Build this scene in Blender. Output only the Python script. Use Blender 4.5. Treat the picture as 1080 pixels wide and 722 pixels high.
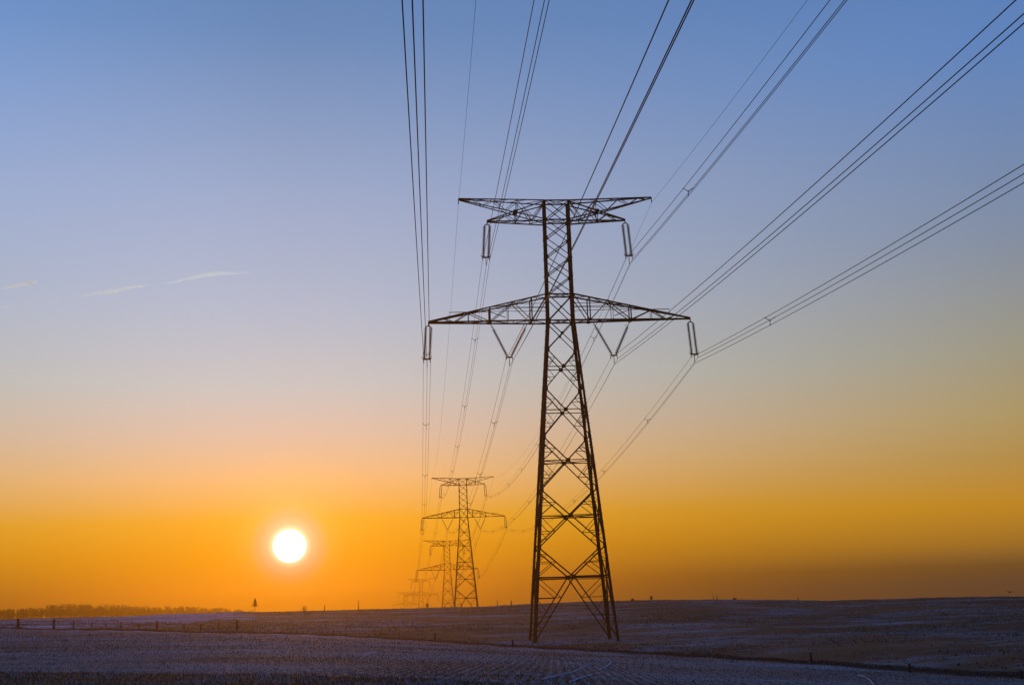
import bpy, math, random
import numpy as np
from mathutils import Vector, Matrix

# ------------------------------------------------------------------ scene
scene = bpy.context.scene
for o in list(bpy.data.objects):
    bpy.data.objects.remove(o)
col = scene.collection
random.seed(7)
rng = np.random.default_rng(11)

# ------------------------------------------------------------------ camera
F, CX, CY = 1500.0, 540.0, 361.0          # focal length and centre in pixels of a 1080 px wide picture
PITCH, ROLL = 0.18359, 0.03398
cp, sp, cr, sr = math.cos(PITCH), math.sin(PITCH), math.cos(ROLL), math.sin(ROLL)
fwd = Vector((0, cp, sp)); upv = Vector((0, -sp, cp)); ex = Vector((1, 0, 0))
Rv = cr * ex - sr * upv
Uv = sr * ex + cr * upv
cam_data = bpy.data.cameras.new('camera')
cam_data.sensor_width = 36.0
cam_data.lens = F / 1080.0 * 36.0
cam_data.clip_start = 0.5
cam_data.clip_end = 40000.0
cam = bpy.data.objects.new('camera', cam_data)
col.objects.link(cam)
M4 = Matrix.Identity(4)
for i in range(3):
    M4[i][0] = Rv[i]; M4[i][1] = Uv[i]; M4[i][2] = -fwd[i]
cam.matrix_world = M4
scene.camera = cam

# ------------------------------------------------------------------ sky and sun
SUN_AZ, SUN_EL = math.radians(-9.08), math.radians(2.65)      # azimuth from +Y towards +X
sun_dir = Vector((math.sin(SUN_AZ) * math.cos(SUN_EL), math.cos(SUN_AZ) * math.cos(SUN_EL), math.sin(SUN_EL)))

scene.view_settings.view_transform = 'Standard'
scene.view_settings.look = 'None'
scene.view_settings.exposure = 0.0
scene.view_settings.gamma = 1.0
scene.view_settings.use_curve_mapping = False


def lin(rgb):
    return [((c / 255.0) / 12.92 if c / 255.0 <= 0.04045 else ((c / 255.0 + 0.055) / 1.055) ** 2.4) for c in rgb]


world = bpy.data.worlds.new('World')
scene.world = world
world.use_nodes = True
wt = world.node_tree
wt.nodes.clear()
N = wt.nodes.new
L = wt.links.new


def wmath(op, a, b=None, clamp=False):
    n = N('ShaderNodeMath'); n.operation = op; n.use_clamp = clamp
    for i, v in enumerate((a, b)):
        if v is None: continue
        if isinstance(v, (int, float)): n.inputs[i].default_value = v
        else: L(v, n.inputs[i])
    return n.outputs[0]


def grade(stops, table):
    """scale sRGB stops by linear factors given per elevation"""
    out = []
    for d, c in stops:
        l = lin(c); k = [float(np.interp(d, [t[0] for t in table], [t[1][i] for t in table])) for i in range(3)]
        out.append((d, [a * b for a, b in zip(l, k)]))
    return out


def wramp(fac, stops, interp='LINEAR'):
    n = N('ShaderNodeValToRGB'); n.color_ramp.interpolation = interp
    els = n.color_ramp.elements
    while len(els) < len(stops): els.new(0.5)
    for e, (p, c) in zip(els, stops):
        e.position = p; e.color = (c[0], c[1], c[2], 1)
    L(fac, n.inputs[0])
    return n.outputs[0]


SKY_SUN = [(-1, (140, 78, 0)), (0.0, (152, 84, 0)), (0.7, (190, 110, 0)), (1.4, (222, 136, 0)), (2.4, (240, 154, 2)), (3.7, (248, 172, 42)),
           (5.3, (250, 192, 116)), (7.0, (232, 196, 156)), (9.0, (214, 199, 190)), (12.0, (190, 188, 200)), (16.4, (163, 172, 201)),
           (23.0, (109, 138, 184)), (32, (80, 112, 168)), (50, (58, 88, 148)), (90, (48, 74, 130))]
SKY_SIDE = [(-1, (84, 54, 30)), (0.35, (96, 62, 30)), (1.7, (140, 92, 22)), (3.2, (168, 115, 25)), (5.0, (170, 132, 70)),
            (6.6, (170, 144, 96)), (9.0, (154, 145, 124)), (13.5, (129, 139, 160)), (20.5, (93, 124, 175)), (30, (72, 104, 160)),
            (50, (52, 82, 140)), (90, (48, 74, 130))]
# air in front of the sky warms and veils it, so the clear sky behind is a little bluer
G_SUN = [(0, (0.75, 0.95, 1)), (3, (1.0, 1.15, 1.3)), (6, (0.98, 1.08, 1.6)), (9, (0.88, 1.10, 1.28)), (16, (0.99, 1.10, 1.18)), (25, (1.0, 1.09, 1.12)), (90, (1.0, 1.04, 1.06))]
G_SIDE = [(-1, (3.2, 4.2, 12)), (0.7, (3.3, 4.4, 12.0)), (2, (2.8, 3.0, 4.5)), (4, (1.7, 1.75, 1.7)), (6, (1.35, 1.45, 1.5)), (13, (1.16, 1.22, 1.25)), (25, (1.2, 1.34, 1.38)), (90, (1.0, 1.04, 1.08))]
SKY_SCALE = 1.0
tc = N('ShaderNodeTexCoord')
nrm = N('ShaderNodeVectorMath'); nrm.operation = 'NORMALIZE'; L(tc.outputs['Generated'], nrm.inputs[0])
sep = N('ShaderNodeSeparateXYZ'); L(nrm.outputs[0], sep.inputs[0])
el = wmath('MULTIPLY', wmath('ARCSINE', sep.outputs[2]), 180 / math.pi)        # degrees above the horizon
# the low sky needs fine steps: 0..1 of the ramp covers -1..90 degrees with a square-root spacing
fe = wmath('SQRT', wmath('MULTIPLY', wmath('MAXIMUM', wmath('ADD', el, 1.0), 0.0), 1 / 91.0))
pos = lambda d: math.sqrt(max(d + 1.0, 0) / 91.0)
rs = wramp(fe, [(pos(d), c) for d, c in grade(SKY_SUN, G_SUN)])
rb = wramp(fe, [(pos(d), c) for d, c in grade(SKY_SIDE, G_SIDE)])
hyp = wmath('MAXIMUM', wmath('SQRT', wmath('ADD', wmath('MULTIPLY', sep.outputs[0], sep.outputs[0]), wmath('MULTIPLY', sep.outputs[1], sep.outputs[1]))), 1e-4)
daz = wmath('ARCCOSINE', wmath('DIVIDE', wmath('ADD', wmath('MULTIPLY', sep.outputs[0], math.sin(SUN_AZ)), wmath('MULTIPLY', sep.outputs[1], math.cos(SUN_AZ))), hyp))
dazd = wmath('MULTIPLY', daz, 180 / math.pi)
faz = wmath('DIVIDE', wmath('SUBTRACT', wmath('SQRT', wmath('ADD', wmath('MULTIPLY', dazd, dazd), 36.0)), 6.0), 23.5, clamp=True)
mix = N('ShaderNodeMix'); mix.data_type = 'RGBA'
L(faz, mix.inputs[0]); L(rs, mix.inputs[6]); L(rb, mix.inputs[7])
# away from the sun the sky keeps getting darker
far = wramp(wmath('DIVIDE', dazd, 180.0), [(0.0, (1, 1, 1)), (0.156, (1, 1, 1)), (0.5, (0.62, 0.72, 0.85)), (1.0, (0.5, 0.62, 0.8))])
mul = N('ShaderNodeMix'); mul.data_type = 'RGBA'; mul.blend_type = 'MULTIPLY'; mul.inputs[0].default_value = 1
L(mix.outputs[2], mul.inputs[6]); L(far, mul.inputs[7])
# the high sky is a little lighter on the left of the sun
sx = wmath('DIVIDE', wmath('SUBTRACT', wmath('MULTIPLY', sep.outputs[1], math.sin(SUN_AZ)), wmath('MULTIPLY', sep.outputs[0], math.cos(SUN_AZ))), hyp)
lf = wmath('MULTIPLY', wmath('MULTIPLY', wmath('MINIMUM', wmath('MAXIMUM', sx, 0.0), 0.25), 1.0), wmath('MULTIPLY', el, 0.05, clamp=True))
lsc = N('ShaderNodeVectorMath'); lsc.operation = 'SCALE'; L(mul.outputs[2], lsc.inputs[0]); L(wmath('ADD', lf, 1.0), lsc.inputs['Scale'])
# the sun's disc and its aureole
dot = N('ShaderNodeVectorMath'); dot.operation = 'DOT_PRODUCT'; L(nrm.outputs[0], dot.inputs[0]); dot.inputs[1].default_value = sun_dir
ang = wmath('MULTIPLY', wmath('ARCCOSINE', wmath('MINIMUM', dot.outputs['Value'], 1.0)), 180 / math.pi)
glow = wramp(wmath('DIVIDE', ang, 4.0, clamp=True), [(0.0, (9, 8.7, 7.8)), (0.128, (9, 8.6, 7.6)), (0.166, (1.1, 1.02, 0.85)), (0.215, (0.35, 0.40, 0.44)), (0.30, (0.13, 0.17, 0.22)),
                                       (0.40, (0.22, 0.12, 0.05)), (0.55, (0.14, 0.05, 0.01)), (0.8, (0.04, 0.015, 0.0)), (1.0, (0, 0, 0))])
add = N('ShaderNodeMix'); add.data_type = 'RGBA'; add.blend_type = 'ADD'; add.inputs[0].default_value = 1; add.clamp_result = False
L(lsc.outputs[0], add.inputs[6]); L(glow, add.inputs[7])
bg = N('ShaderNodeBackground'); bg.inputs['Strength'].default_value = SKY_SCALE; L(add.outputs[2], bg.inputs['Color'])
sky = N('ShaderNodeTexSky'); sky.sky_type = 'NISHITA'; sky.sun_disc = False
sky.sun_elevation = SUN_EL; sky.sun_rotation = SUN_AZ; sky.dust_density = 1.5; sky.ozone_density = 2.0
bg2 = N('ShaderNodeBackground'); bg2.inputs['Strength'].default_value = 0.05; L(sky.outputs[0], bg2.inputs['Color'])
ash = N('ShaderNodeMixShader'); ash.inputs[0].default_value = 0.06; L(bg.outputs[0], ash.inputs[1]); L(bg2.outputs[0], ash.inputs[2])
wo = N('ShaderNodeOutputWorld'); L(ash.outputs[0], wo.inputs['Surface'])

sl = bpy.data.lights.new('sun', 'SUN'); sl.energy = 1.3; sl.angle = math.radians(0.5); sl.color = (1.0, 0.45, 0.15)
so = bpy.data.objects.new('sun', sl); col.objects.link(so)
so.rotation_euler = (-sun_dir).to_track_quat('-Z', 'Y').to_euler()


# ------------------------------------------------------------------ helpers
def at(px, py, depth):
    """the world point seen at picture position (px, py) of the 1080x722 photograph, 'depth' metres along +Y"""
    U = float((px - CX) / F); V = float((CY - py) / F); depth = float(depth)
    d = fwd + U * Rv + V * Uv
    return d * (depth / d.y)


def tag(o, label=None, cat=None, group=None, kind=None):
    if label: o['label'] = label
    if cat: o['category'] = cat
    if group: o['group'] = group
    if kind: o['kind'] = kind
    return o


def empty(name, loc=(0, 0, 0), rz=0.0):
    o = bpy.data.objects.new(name, None); col.objects.link(o)
    o.location = loc; o.rotation_euler = (0, 0, rz); o.empty_display_size = 1.0
    return o


def copy_tree(o, parent=None):
    c = o.copy(); col.objects.link(c); c.parent = parent
    for ch in o.children: copy_tree(ch, c)
    return c


class MB:
    def __init__(s): s.v = []; s.f = []; s.mi = []
    def face_block(s, verts, faces, m=0):
        b = len(s.v); s.v += [tuple(v) for v in verts]; s.f += [tuple(b + i for i in f) for f in faces]; s.mi += [m] * len(faces)
    def angle(s, a, b, w, ref=(0, 0, 1), t=None, diag=False):
        """an L-section steel bar from a to b"""
        a = Vector(a); b = Vector(b); t = t or w * 0.14
        d = (b - a).normalized(); ref = Vector(ref)
        x = ref - d * ref.dot(d)
        if x.length < 1e-3:
            ref = Vector((1, 0.3, 0)); x = ref - d * ref.dot(d)
        x.normalize(); y = d.cross(x)
        prof = [(0, 0), (w, 0), (w, t), (t, t), (t, w), (0, w)]
        c = 0.28 * w
        vs = [p + x * (u - c) + y * (v - c) for p in (a, b) for u, v in prof]
        fs = [(i, (i + 1) % 6, (i + 1) % 6 + 6, i + 6) for i in range(6)] + [(5, 4, 3, 0), (3, 2, 1, 0), (6, 9, 10, 11), (6, 7, 8, 9)]
        s.face_block(vs, fs)
    def box(s, c, sx, sy, sz, ax=None, m=0):
        c = Vector(c); ax = ax or (Vector((1, 0, 0)), Vector((0, 1, 0)), Vector((0, 0, 1)))
        vs = [c + ax[0] * (i * sx / 2) + ax[1] * (j * sy / 2) + ax[2] * (k * sz / 2) for i in (-1, 1) for j in (-1, 1) for k in (-1, 1)]
        s.face_block(vs, [(0, 1, 3, 2), (4, 6, 7, 5), (0, 4, 5, 1), (2, 3, 7, 6), (0, 2, 6, 4), (1, 5, 7, 3)], m)
    def tube(s, pts, r, n=6, cap=True, m=0):
        pts = [Vector(p) for p in pts]; k = len(pts); rr = r if isinstance(r, (list, tuple)) else [r] * k
        vs = []
        for i, p in enumerate(pts):
            d = (pts[min(i + 1, k - 1)] - pts[max(i - 1, 0)]).normalized()
            x = Vector((0, 0, 1)) - d * d.z
            if x.length < 1e-2: x = Vector((1, 0, 0)) - d * d.x
            x.normalize(); y = d.cross(x)
            vs += [p + (x * math.cos(2 * math.pi * j / n) + y * math.sin(2 * math.pi * j / n)) * rr[i] for j in range(n)]
        fs = [(i * n + j, i * n + (j + 1) % n, (i + 1) * n + (j + 1) % n, (i + 1) * n + j) for i in range(k - 1) for j in range(n)]
        if cap: fs += [tuple(range(n))[::-1], tuple((k - 1) * n + j for j in range(n))]
        s.face_block(vs, fs, m)
    def build(s, name, mats, parent=None, smooth=False):
        me = bpy.data.meshes.new(name); me.from_pydata(s.v, [], s.f)
        mats = mats if isinstance(mats, (list, tuple)) else [mats]
        for m in mats: me.materials.append(m)
        if len(mats) > 1: me.polygons.foreach_set('material_index', s.mi)
        if smooth: me.polygons.foreach_set('use_smooth', [True] * len(me.polygons))
        o = bpy.data.objects.new(name, me); col.objects.link(o); o.parent = parent
        return o


def mesh_np(name, verts, faces, mats, mi=None, smooth=False):
    """fast mesh from numpy arrays; faces is (n,3) or (n,4)"""
    me = bpy.data.meshes.new(name)
    n, k = faces.shape
    me.vertices.add(len(verts)); me.vertices.foreach_set('co', verts.astype(np.float32).ravel())
    me.loops.add(n * k); me.loops.foreach_set('vertex_index', faces.astype(np.int32).ravel())
    me.polygons.add(n); me.polygons.foreach_set('loop_start', np.arange(0, n * k, k, dtype=np.int32))
    for m in mats: me.materials.append(m)
    if mi is not None: me.polygons.foreach_set('material_index', mi.astype(np.int32))
    if smooth: me.polygons.foreach_set('use_smooth', np.ones(n, dtype=bool))
    me.update(calc_edges=True); me.validate()
    o = bpy.data.objects.new(name, me); col.objects.link(o)
    return o


def mat(name, color=(0.5, 0.5, 0.5), rough=0.7, metal=0.0, spec=0.5):
    m = bpy.data.materials.new(name); m.use_nodes = True
    b = m.node_tree.nodes['Principled BSDF']
    b.inputs['Base Color'].default_value = (*color, 1); b.inputs['Roughness'].default_value = rough
    b.inputs['Metallic'].default_value = metal; b.inputs['Specular IOR Level'].default_value = spec
    return m


def nz(m, scale, detail=4, rough=0.6, vec=None, dim='3D'):
    n = m.node_tree.nodes.new('ShaderNodeTexNoise'); n.inputs['Scale'].default_value = scale
    n.inputs['Detail'].default_value = detail; n.inputs['Roughness'].default_value = rough
    if vec is not None: m.node_tree.links.new(vec, n.inputs['Vector'])
    return n.outputs['Fac']


def mramp(m, fac, stops):
    n = m.node_tree.nodes.new('ShaderNodeValToRGB'); els = n.color_ramp.elements
    while len(els) < len(stops): els.new(0.5)
    for e, (p, c) in zip(els, stops): e.position = p; e.color = (c[0], c[1], c[2], 1)
    m.node_tree.links.new(fac, n.inputs[0]); return n.outputs[0]


def mmix(m, fac, a, b, blend='MIX'):
    n = m.node_tree.nodes.new('ShaderNodeMix'); n.data_type = 'RGBA'; n.blend_type = blend
    for i, v in ((0, fac), (6, a), (7, b)):
        if isinstance(v, (int, float)): n.inputs[i].default_value = v
        elif isinstance(v, tuple): n.inputs[i].default_value = (*v, 1)
        else: m.node_tree.links.new(v, n.inputs[i])
    return n.outputs[2]


def mm(m, op, a, b=None, clamp=False):
    n = m.node_tree.nodes.new('ShaderNodeMath'); n.operation = op; n.use_clamp = clamp
    for i, v in enumerate((a, b)):
        if v is None: continue
        if isinstance(v, (int, float)): n.inputs[i].default_value = v
        else: m.node_tree.links.new(v, n.inputs[i])
    return n.outputs[0]


def mcoord(m, scale=(1, 1, 1), rot=0.0):
    t = m.node_tree.nodes.new('ShaderNodeTexCoord'); mp = m.node_tree.nodes.new('ShaderNodeMapping')
    mp.inputs['Scale'].default_value = scale; mp.inputs['Rotation'].default_value = (0, 0, rot)
    m.node_tree.links.new(t.outputs['Object'], mp.inputs['Vector']); return mp.outputs[0]


def bsdf(m): return m.node_tree.nodes['Principled BSDF']
def setc(m, c): m.node_tree.links.new(c, bsdf(m).inputs['Base Color'])


def bump(m, h, strength=0.5, dist=0.1):
    n = m.node_tree.nodes.new('ShaderNodeBump'); n.inputs['Strength'].default_value = strength; n.inputs['Distance'].default_value = dist
    m.node_tree.links.new(h, n.inputs['Height']); m.node_tree.links.new(n.outputs[0], bsdf(m).inputs['Normal'])


# ------------------------------------------------------------------ materials
M = {}
def steel(name, c, rough):
    m = mat(name, c, rough, 0.1, 0.25)
    f = nz(m, 1.3, 5, 0.65, mcoord(m))
    setc(m, mramp(m, f, [(0.3, tuple(x * 0.6 for x in c)), (0.55, c), (0.75, (c[0] * 1.1, c[1] * 0.75, c[2] * 0.55))]))
    return m
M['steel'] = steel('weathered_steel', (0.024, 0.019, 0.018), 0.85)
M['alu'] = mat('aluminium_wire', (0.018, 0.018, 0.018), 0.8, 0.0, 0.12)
M['porcelain'] = mat('brown_porcelain', (0.06, 0.03, 0.022), 0.22)
M['concrete'] = mat('concrete', (0.30, 0.29, 0.27), 0.9)
setc(M['concrete'], mramp(M['concrete'], nz(M['concrete'], 4, 5), [(0.3, (0.2, 0.19, 0.18)), (0.7, (0.38, 0.37, 0.36))]))
M['wood'] = mat('old_wood', (0.10, 0.075, 0.055), 0.9)
setc(M['wood'], mramp(M['wood'], nz(M['wood'], 6, 5, 0.7, mcoord(M['wood'], (3, 3, 0.4))), [(0.3, (0.012, 0.010, 0.009)), (0.7, (0.035, 0.03, 0.026))]))
M['bark'] = mat('bark', (0.07, 0.05, 0.035), 0.95)
M['leaf_dark'] = mat('conifer_needles', (0.035, 0.05, 0.02), 0.9)
M['twig'] = mat('bare_twigs', (0.075, 0.055, 0.035), 0.95)
M['blade_dark'] = mat('crop_leaf', (0.035, 0.045, 0.020), 0.85)
M['blade_dry'] = mat('dry_grass', (0.10, 0.072, 0.035), 0.9)
M['blade_brown'] = mat('brown_grass', (0.06, 0.040, 0.020), 0.9)
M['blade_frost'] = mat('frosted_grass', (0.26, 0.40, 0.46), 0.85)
M['feather'] = mat('dark_feather', (0.03, 0.028, 0.026), 0.7)


def ground_mat(name, soil, mid, frost, lo, hi, s_big, s_small, stretch=(1, 1, 1), rot=0.0, rows=None, b=0.6, warm=None):
    m = mat(name, mid, 0.92, 0.0, 0.2)
    v = mcoord(m, stretch, rot)
    big = nz(m, s_big, 5, 0.62, v)
    small = nz(m, s_small, 6, 0.75, v)
    fine = nz(m, s_small * 9, 3, 0.7, v)
    f = mm(m, 'ADD', mm(m, 'MULTIPLY', big, 0.55), mm(m, 'ADD', mm(m, 'MULTIPLY', small, 0.3), mm(m, 'MULTIPLY', fine, 0.15)))
    if rows:
        w = m.node_tree.nodes.new('ShaderNodeTexWave'); w.wave_type = 'BANDS'; w.bands_direction = 'X'
        w.inputs['Scale'].default_value = rows[1]; w.inputs['Distortion'].default_value = rows[3]; w.inputs['Detail'].default_value = 3
        w.inputs['Detail Scale'].default_value = 1.2
        m.node_tree.links.new(mcoord(m, (1, 0.25, 1), rows[0]), w.inputs['Vector'])
        f = mm(m, 'ADD', f, mm(m, 'MULTIPLY', mm(m, 'SUBTRACT', w.outputs['Fac'], 0.5), rows[2]))
    g = mramp(m, nz(m, s_big * 2.3, 5, 0.6, v), [(0.38, soil), (0.62, mid)])
    if warm:
        g = mmix(m, mramp(m, nz(m, s_big * 0.7, 4, 0.6, mcoord(m, (1, 0.8, 1), 0.7)), [(0.52, (0, 0, 0)), (0.66, (1, 1, 1))]), g, warm)
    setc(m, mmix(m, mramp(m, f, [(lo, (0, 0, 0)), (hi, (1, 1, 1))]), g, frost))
    bump(m, mm(m, 'ADD', small, fine), b, 0.15)
    return m


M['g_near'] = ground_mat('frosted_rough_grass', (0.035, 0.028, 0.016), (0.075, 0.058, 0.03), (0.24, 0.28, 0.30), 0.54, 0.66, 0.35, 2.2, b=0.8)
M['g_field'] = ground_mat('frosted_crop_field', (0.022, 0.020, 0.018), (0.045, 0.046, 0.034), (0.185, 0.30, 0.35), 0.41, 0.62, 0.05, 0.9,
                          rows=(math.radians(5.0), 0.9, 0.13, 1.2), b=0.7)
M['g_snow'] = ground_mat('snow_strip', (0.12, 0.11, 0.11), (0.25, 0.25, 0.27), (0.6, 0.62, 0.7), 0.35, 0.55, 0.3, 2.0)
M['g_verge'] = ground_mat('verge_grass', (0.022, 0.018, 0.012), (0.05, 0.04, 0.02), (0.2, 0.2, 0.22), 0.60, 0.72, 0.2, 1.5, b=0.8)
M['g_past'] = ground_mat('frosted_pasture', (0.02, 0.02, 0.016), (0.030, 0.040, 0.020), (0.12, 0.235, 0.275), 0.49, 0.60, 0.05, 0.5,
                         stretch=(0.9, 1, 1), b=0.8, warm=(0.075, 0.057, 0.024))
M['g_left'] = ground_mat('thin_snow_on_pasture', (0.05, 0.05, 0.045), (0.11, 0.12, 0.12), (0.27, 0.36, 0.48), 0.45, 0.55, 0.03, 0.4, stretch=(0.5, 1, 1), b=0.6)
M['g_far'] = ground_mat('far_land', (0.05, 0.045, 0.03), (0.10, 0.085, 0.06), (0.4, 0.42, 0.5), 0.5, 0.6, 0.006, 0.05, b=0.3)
M['track'] = ground_mat('compacted_snow_track', (0.3, 0.3, 0.33), (0.45, 0.46, 0.5), (0.72, 0.74, 0.82), 0.36, 0.56, 0.6, 3.0)

# ------------------------------------------------------------------ terrain
def yh(x): return 640.6 - (x - 444.5) * 0.0340
XK = np.array([-3000, -400, 0, 60, 100, 140, 200, 250, 300, 400, 450, 500, 560, 600, 650, 700, 800, 850, 950, 1040, 1080, 1500, 4200], float)
def curve_(pts, x): return np.interp(x, [p[0] for p in pts], [p[1] for p in pts])
E_D = [(-3000, 320), (-400, 275), (0, 250), (250, 225), (300, 217), (450, 192), (560, 172), (650, 158), (850, 115), (950, 96), (1080, 76), (1500, 48), (4200, 40)]
E_Y = [(-400, 657), (0, 660), (100, 661.5), (250, 664), (300, 666), (450, 673), (560, 680), (650, 685), (850, 697), (950, 704), (1080, 712.5), (1500, 730)]
G_D = [(-3000, 52), (0, 50), (300, 45), (450, 40), (560, 33), (650, 29), (750, 27), (4200, 27)]
G_Y = [(-400, 701), (0, 703), (300, 706), (450, 710), (560, 718), (650, 726)]
S_Y = [(-400, 655), (0, 651), (60, 649), (140, 647), (200, 644.5), (250, 642.5), (300, 642.3), (400, 640), (450, 638.2), (500, 637), (560, 634), (600, 632.5), (650, 630.8),
       (700, 630), (800, 630.5), (850, 631), (950, 628.5), (1040, 627), (1080, 627), (1500, 618)]
N_Z = [(-3000, -1.7), (540, -1.75), (850, -2.02), (1080, -2.35), (1500, -2.9), (4200, -3.2)]      # at 27 m or nearer
H_Z = [(-3000, 8), (0, 8), (100, 6.5), (180, 2), (250, -2), (330, -26), (4200, -29)]                # at 1500 m
SKYLINE = 420.0


def column(x):
    """(depths, heights) of the ground along picture column x"""
    xc = min(max(x, -400), 1500); h = yh(xc)
    e, g, s = curve_(E_D, x), curve_(G_D, x), SKYLINE
    ze = -(curve_(E_Y, xc) - h) / F * e
    zn = curve_(N_Z, x)
    wg = float(np.clip((x - 480) / 220, 0, 1))
    zg = (1 - wg) * -(curve_(G_Y, xc) - h) / F * g + wg * (zn + (ze - zn) * (g - 24) / (e - 24))
    zs = -(curve_(S_Y, xc) - h) / F * s
    los = zs / s
    D = [-80, 0, 24, g, e, e + 4, s - 60, s, s + 60, 620, 850, 1500, 2000, 4200]
    zmid = ze + (zs - ze) * ((s - 60 - e) / (s - e)) * 1.0
    Z = [-1.7, -1.7, -1.7 + (zn + 1.7) * 0.7, zg, ze, ze + 0.1, zmid, zs, zs - 1.2, min(-3.65, los * 620 - 2.5), min(-20, los * 850 - 3),
         curve_(H_Z, x), min(-37, los * 2000 - 5), min(-44, los * 4200 - 8)]
    return D, Z


_cx = np.concatenate([np.linspace(-3000, -420, 14), np.linspace(-400, 1500, 191), np.linspace(1600, 4200, 14)])
_cols = [column(x) for x in _cx]


def smooth_noise(x, y):
    return (0.10 * np.sin(x * 0.11 + 1.3 * np.sin(y * 0.037)) * np.sin(y * 0.05 + 0.4) + 0.05 * np.sin(x * 0.31 + y * 0.17) + 0.03 * np.sin(x * 0.83 - y * 0.29 + 2))


def gz_cols(u, D):
    i = int(np.clip(np.searchsorted(_cx, u) - 1, 0, len(_cx) - 2))
    t = (u - _cx[i]) / (_cx[i + 1] - _cx[i]); t = min(max(t, 0), 1)
    return (1 - t) * np.interp(D, *_cols[i]) + t * np.interp(D, *_cols[i + 1])


def ucol(X, Y): return 540.0 + (X / max(Y, 24.0)) * F * 0.983     # picture column of a ground point near eye level


def gz(X, Y):
    """height of the ground at world X, Y"""
    z = gz_cols(ucol(X, Y), Y)
    return z + float(smooth_noise(np.array(X), np.array(Y))) * min(1.0, max(0, Y - 30) / 100.0)


def build_ground():
    us = np.concatenate([np.linspace(-3000, -250, 24)[:-1], np.linspace(-250, 1350, 330), np.linspace(1350, 4200, 26)[1:]])
    # rows follow the edges of the fields
    secs = [(0, [-80, -40, -10, 5, 24]), ]
    nu = len(us)
    rows = []; slot = []
    e = curve_(E_D, us); g = curve_(G_D, us); one = np.ones(nu)
    for d in (-80, -40, -10, 5, 15, 24): rows.append(one * d); slot.append(0)
    for t in np.linspace(0, 1, 14)[1:]: rows.append(24 + (g - 24) * t); slot.append(0)
    for t in np.linspace(0, 1, 110)[1:]: rows.append(g * (e * 0.985 / g) ** t); slot.append(1)
    rows.append(e); slot.append(2)
    for k in (1, 2.2, 3.6): rows.append(e + k); slot.append(3)
    b = e + 3.6
    for t in np.linspace(0, 1, 130)[1:]: rows.append(b * (SKYLINE / b) ** t); slot.append(4)
    for d in list(np.geomspace(SKYLINE, 4200, 40)[1:]): rows.append(one * d); slot.append(5 if d > 640 else 4)
    R = np.array(rows)                                   # (rows, cols)
    nr = len(rows)
    X = (us[None, :] - 540) / (F * 0.983) * np.maximum(R, 24.0)
    Z = np.empty_like(R)
    for j, u in enumerate(us):
        i = int(np.clip(np.searchsorted(_cx, u) - 1, 0, len(_cx) - 2)); t = (u - _cx[i]) / (_cx[i + 1] - _cx[i])
        Z[:, j] = (1 - t) * np.interp(R[:, j], *_cols[i]) + t * np.interp(R[:, j], *_cols[i + 1])
    Z += smooth_noise(X, R) * np.clip((R - 30) / 100, 0, 1)
    V = np.stack([X, R, Z], -1).reshape(-1, 3)
    r, c = np.meshgrid(np.arange(nr - 1), np.arange(nu - 1), indexing='ij')
    a = (r * nu + c).ravel()
    Fc = np.stack([a, a + 1, a + nu + 1, a + nu], 1)
    mi = np.array(slot)[1:][r.ravel()]
    uu = us[c.ravel()]; dd = R[r.ravel(), c.ravel()]
    mi = np.where((mi == 2) & (uu > 620), 3, mi)
    lim = 262 + 60 * np.clip((uu - 60) / 200, 0, 1) + 9 * np.sin(uu * 0.09) + 5 * np.sin(uu * 0.31)
    mi = np.where((mi == 4) & (uu < 255 + 12 * np.sin(dd * 0.2)) & (dd > lim) & (dd < 415), 6, mi)
    o = mesh_np('ground', V, Fc, [M[k] for k in ('g_near', 'g_field', 'g_snow', 'g_verge', 'g_past', 'g_far', 'g_left')], mi, True)
    return tag(o, kind='structure')


ground = build_ground()


def ground_hit(px, py, d0=25.0, d1=SKYLINE):
    """world point of the ground seen at a picture position"""
    last = None
    for d in np.geomspace(d0, d1, 600):
        p = at(px, py, d)
        if p.z <= gz(p.x, p.y): return Vector((p.x, p.y, gz(p.x, p.y)))
        last = p
    return Vector((last.x, last.y, gz(last.x, last.y)))


# wheel tracks pressed into the frosted crop
def track(pts, w, label=None):
    P = []
    for a, b in zip(pts[:-1], pts[1:]):
        for t in np.linspace(0, 1, 9)[:-1]: P.append((a[0] + (b[0] - a[0]) * t, a[1] + (b[1] - a[1]) * t))
    P.append(pts[-1])
    W = [ground_hit(*p) for p in P]
    vs = []; k = len(W)
    for i, p in enumerate(W):
        d = (W[min(i + 1, k - 1)] - W[max(i - 1, 0)]); d.z = 0; d.normalize()
        n = Vector((d.y, -d.x, 0)); ww = w * (0.55 + 0.45 * math.sin(i * 1.7) ** 2) * min(1, 0.2 + 0.35 * min(i, k - 1 - i))
        for s in (-1, 0, 1):
            q = p + n * (s * ww / 2); vs.append((q.x, q.y, gz(q.x, q.y) + (0.03 if s == 0 else -0.005)))
    m = MB(); m.face_block(vs, [(i * 3 + j, i * 3 + j + 1, i * 3 + j + 4, i * 3 + j + 3) for i in range(k - 1) for j in (0, 1)])
    o = m.build('wheel_track', M['track']); return tag(o, kind='structure')


track([(571, 716), (585, 713), (605, 708), (624, 699)], 0.11)
track([(600, 719), (612, 714.5), (624, 711)], 0.11)
track([(632, 706), (640, 702.5), (645, 698), (642, 694.5)], 0.11)
track([(904, 711.5), (912, 713), (918, 717), (922, 722)], 0.07)
track([(376, 691), (390, 688.5), (400, 687)], 0.2)


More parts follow.
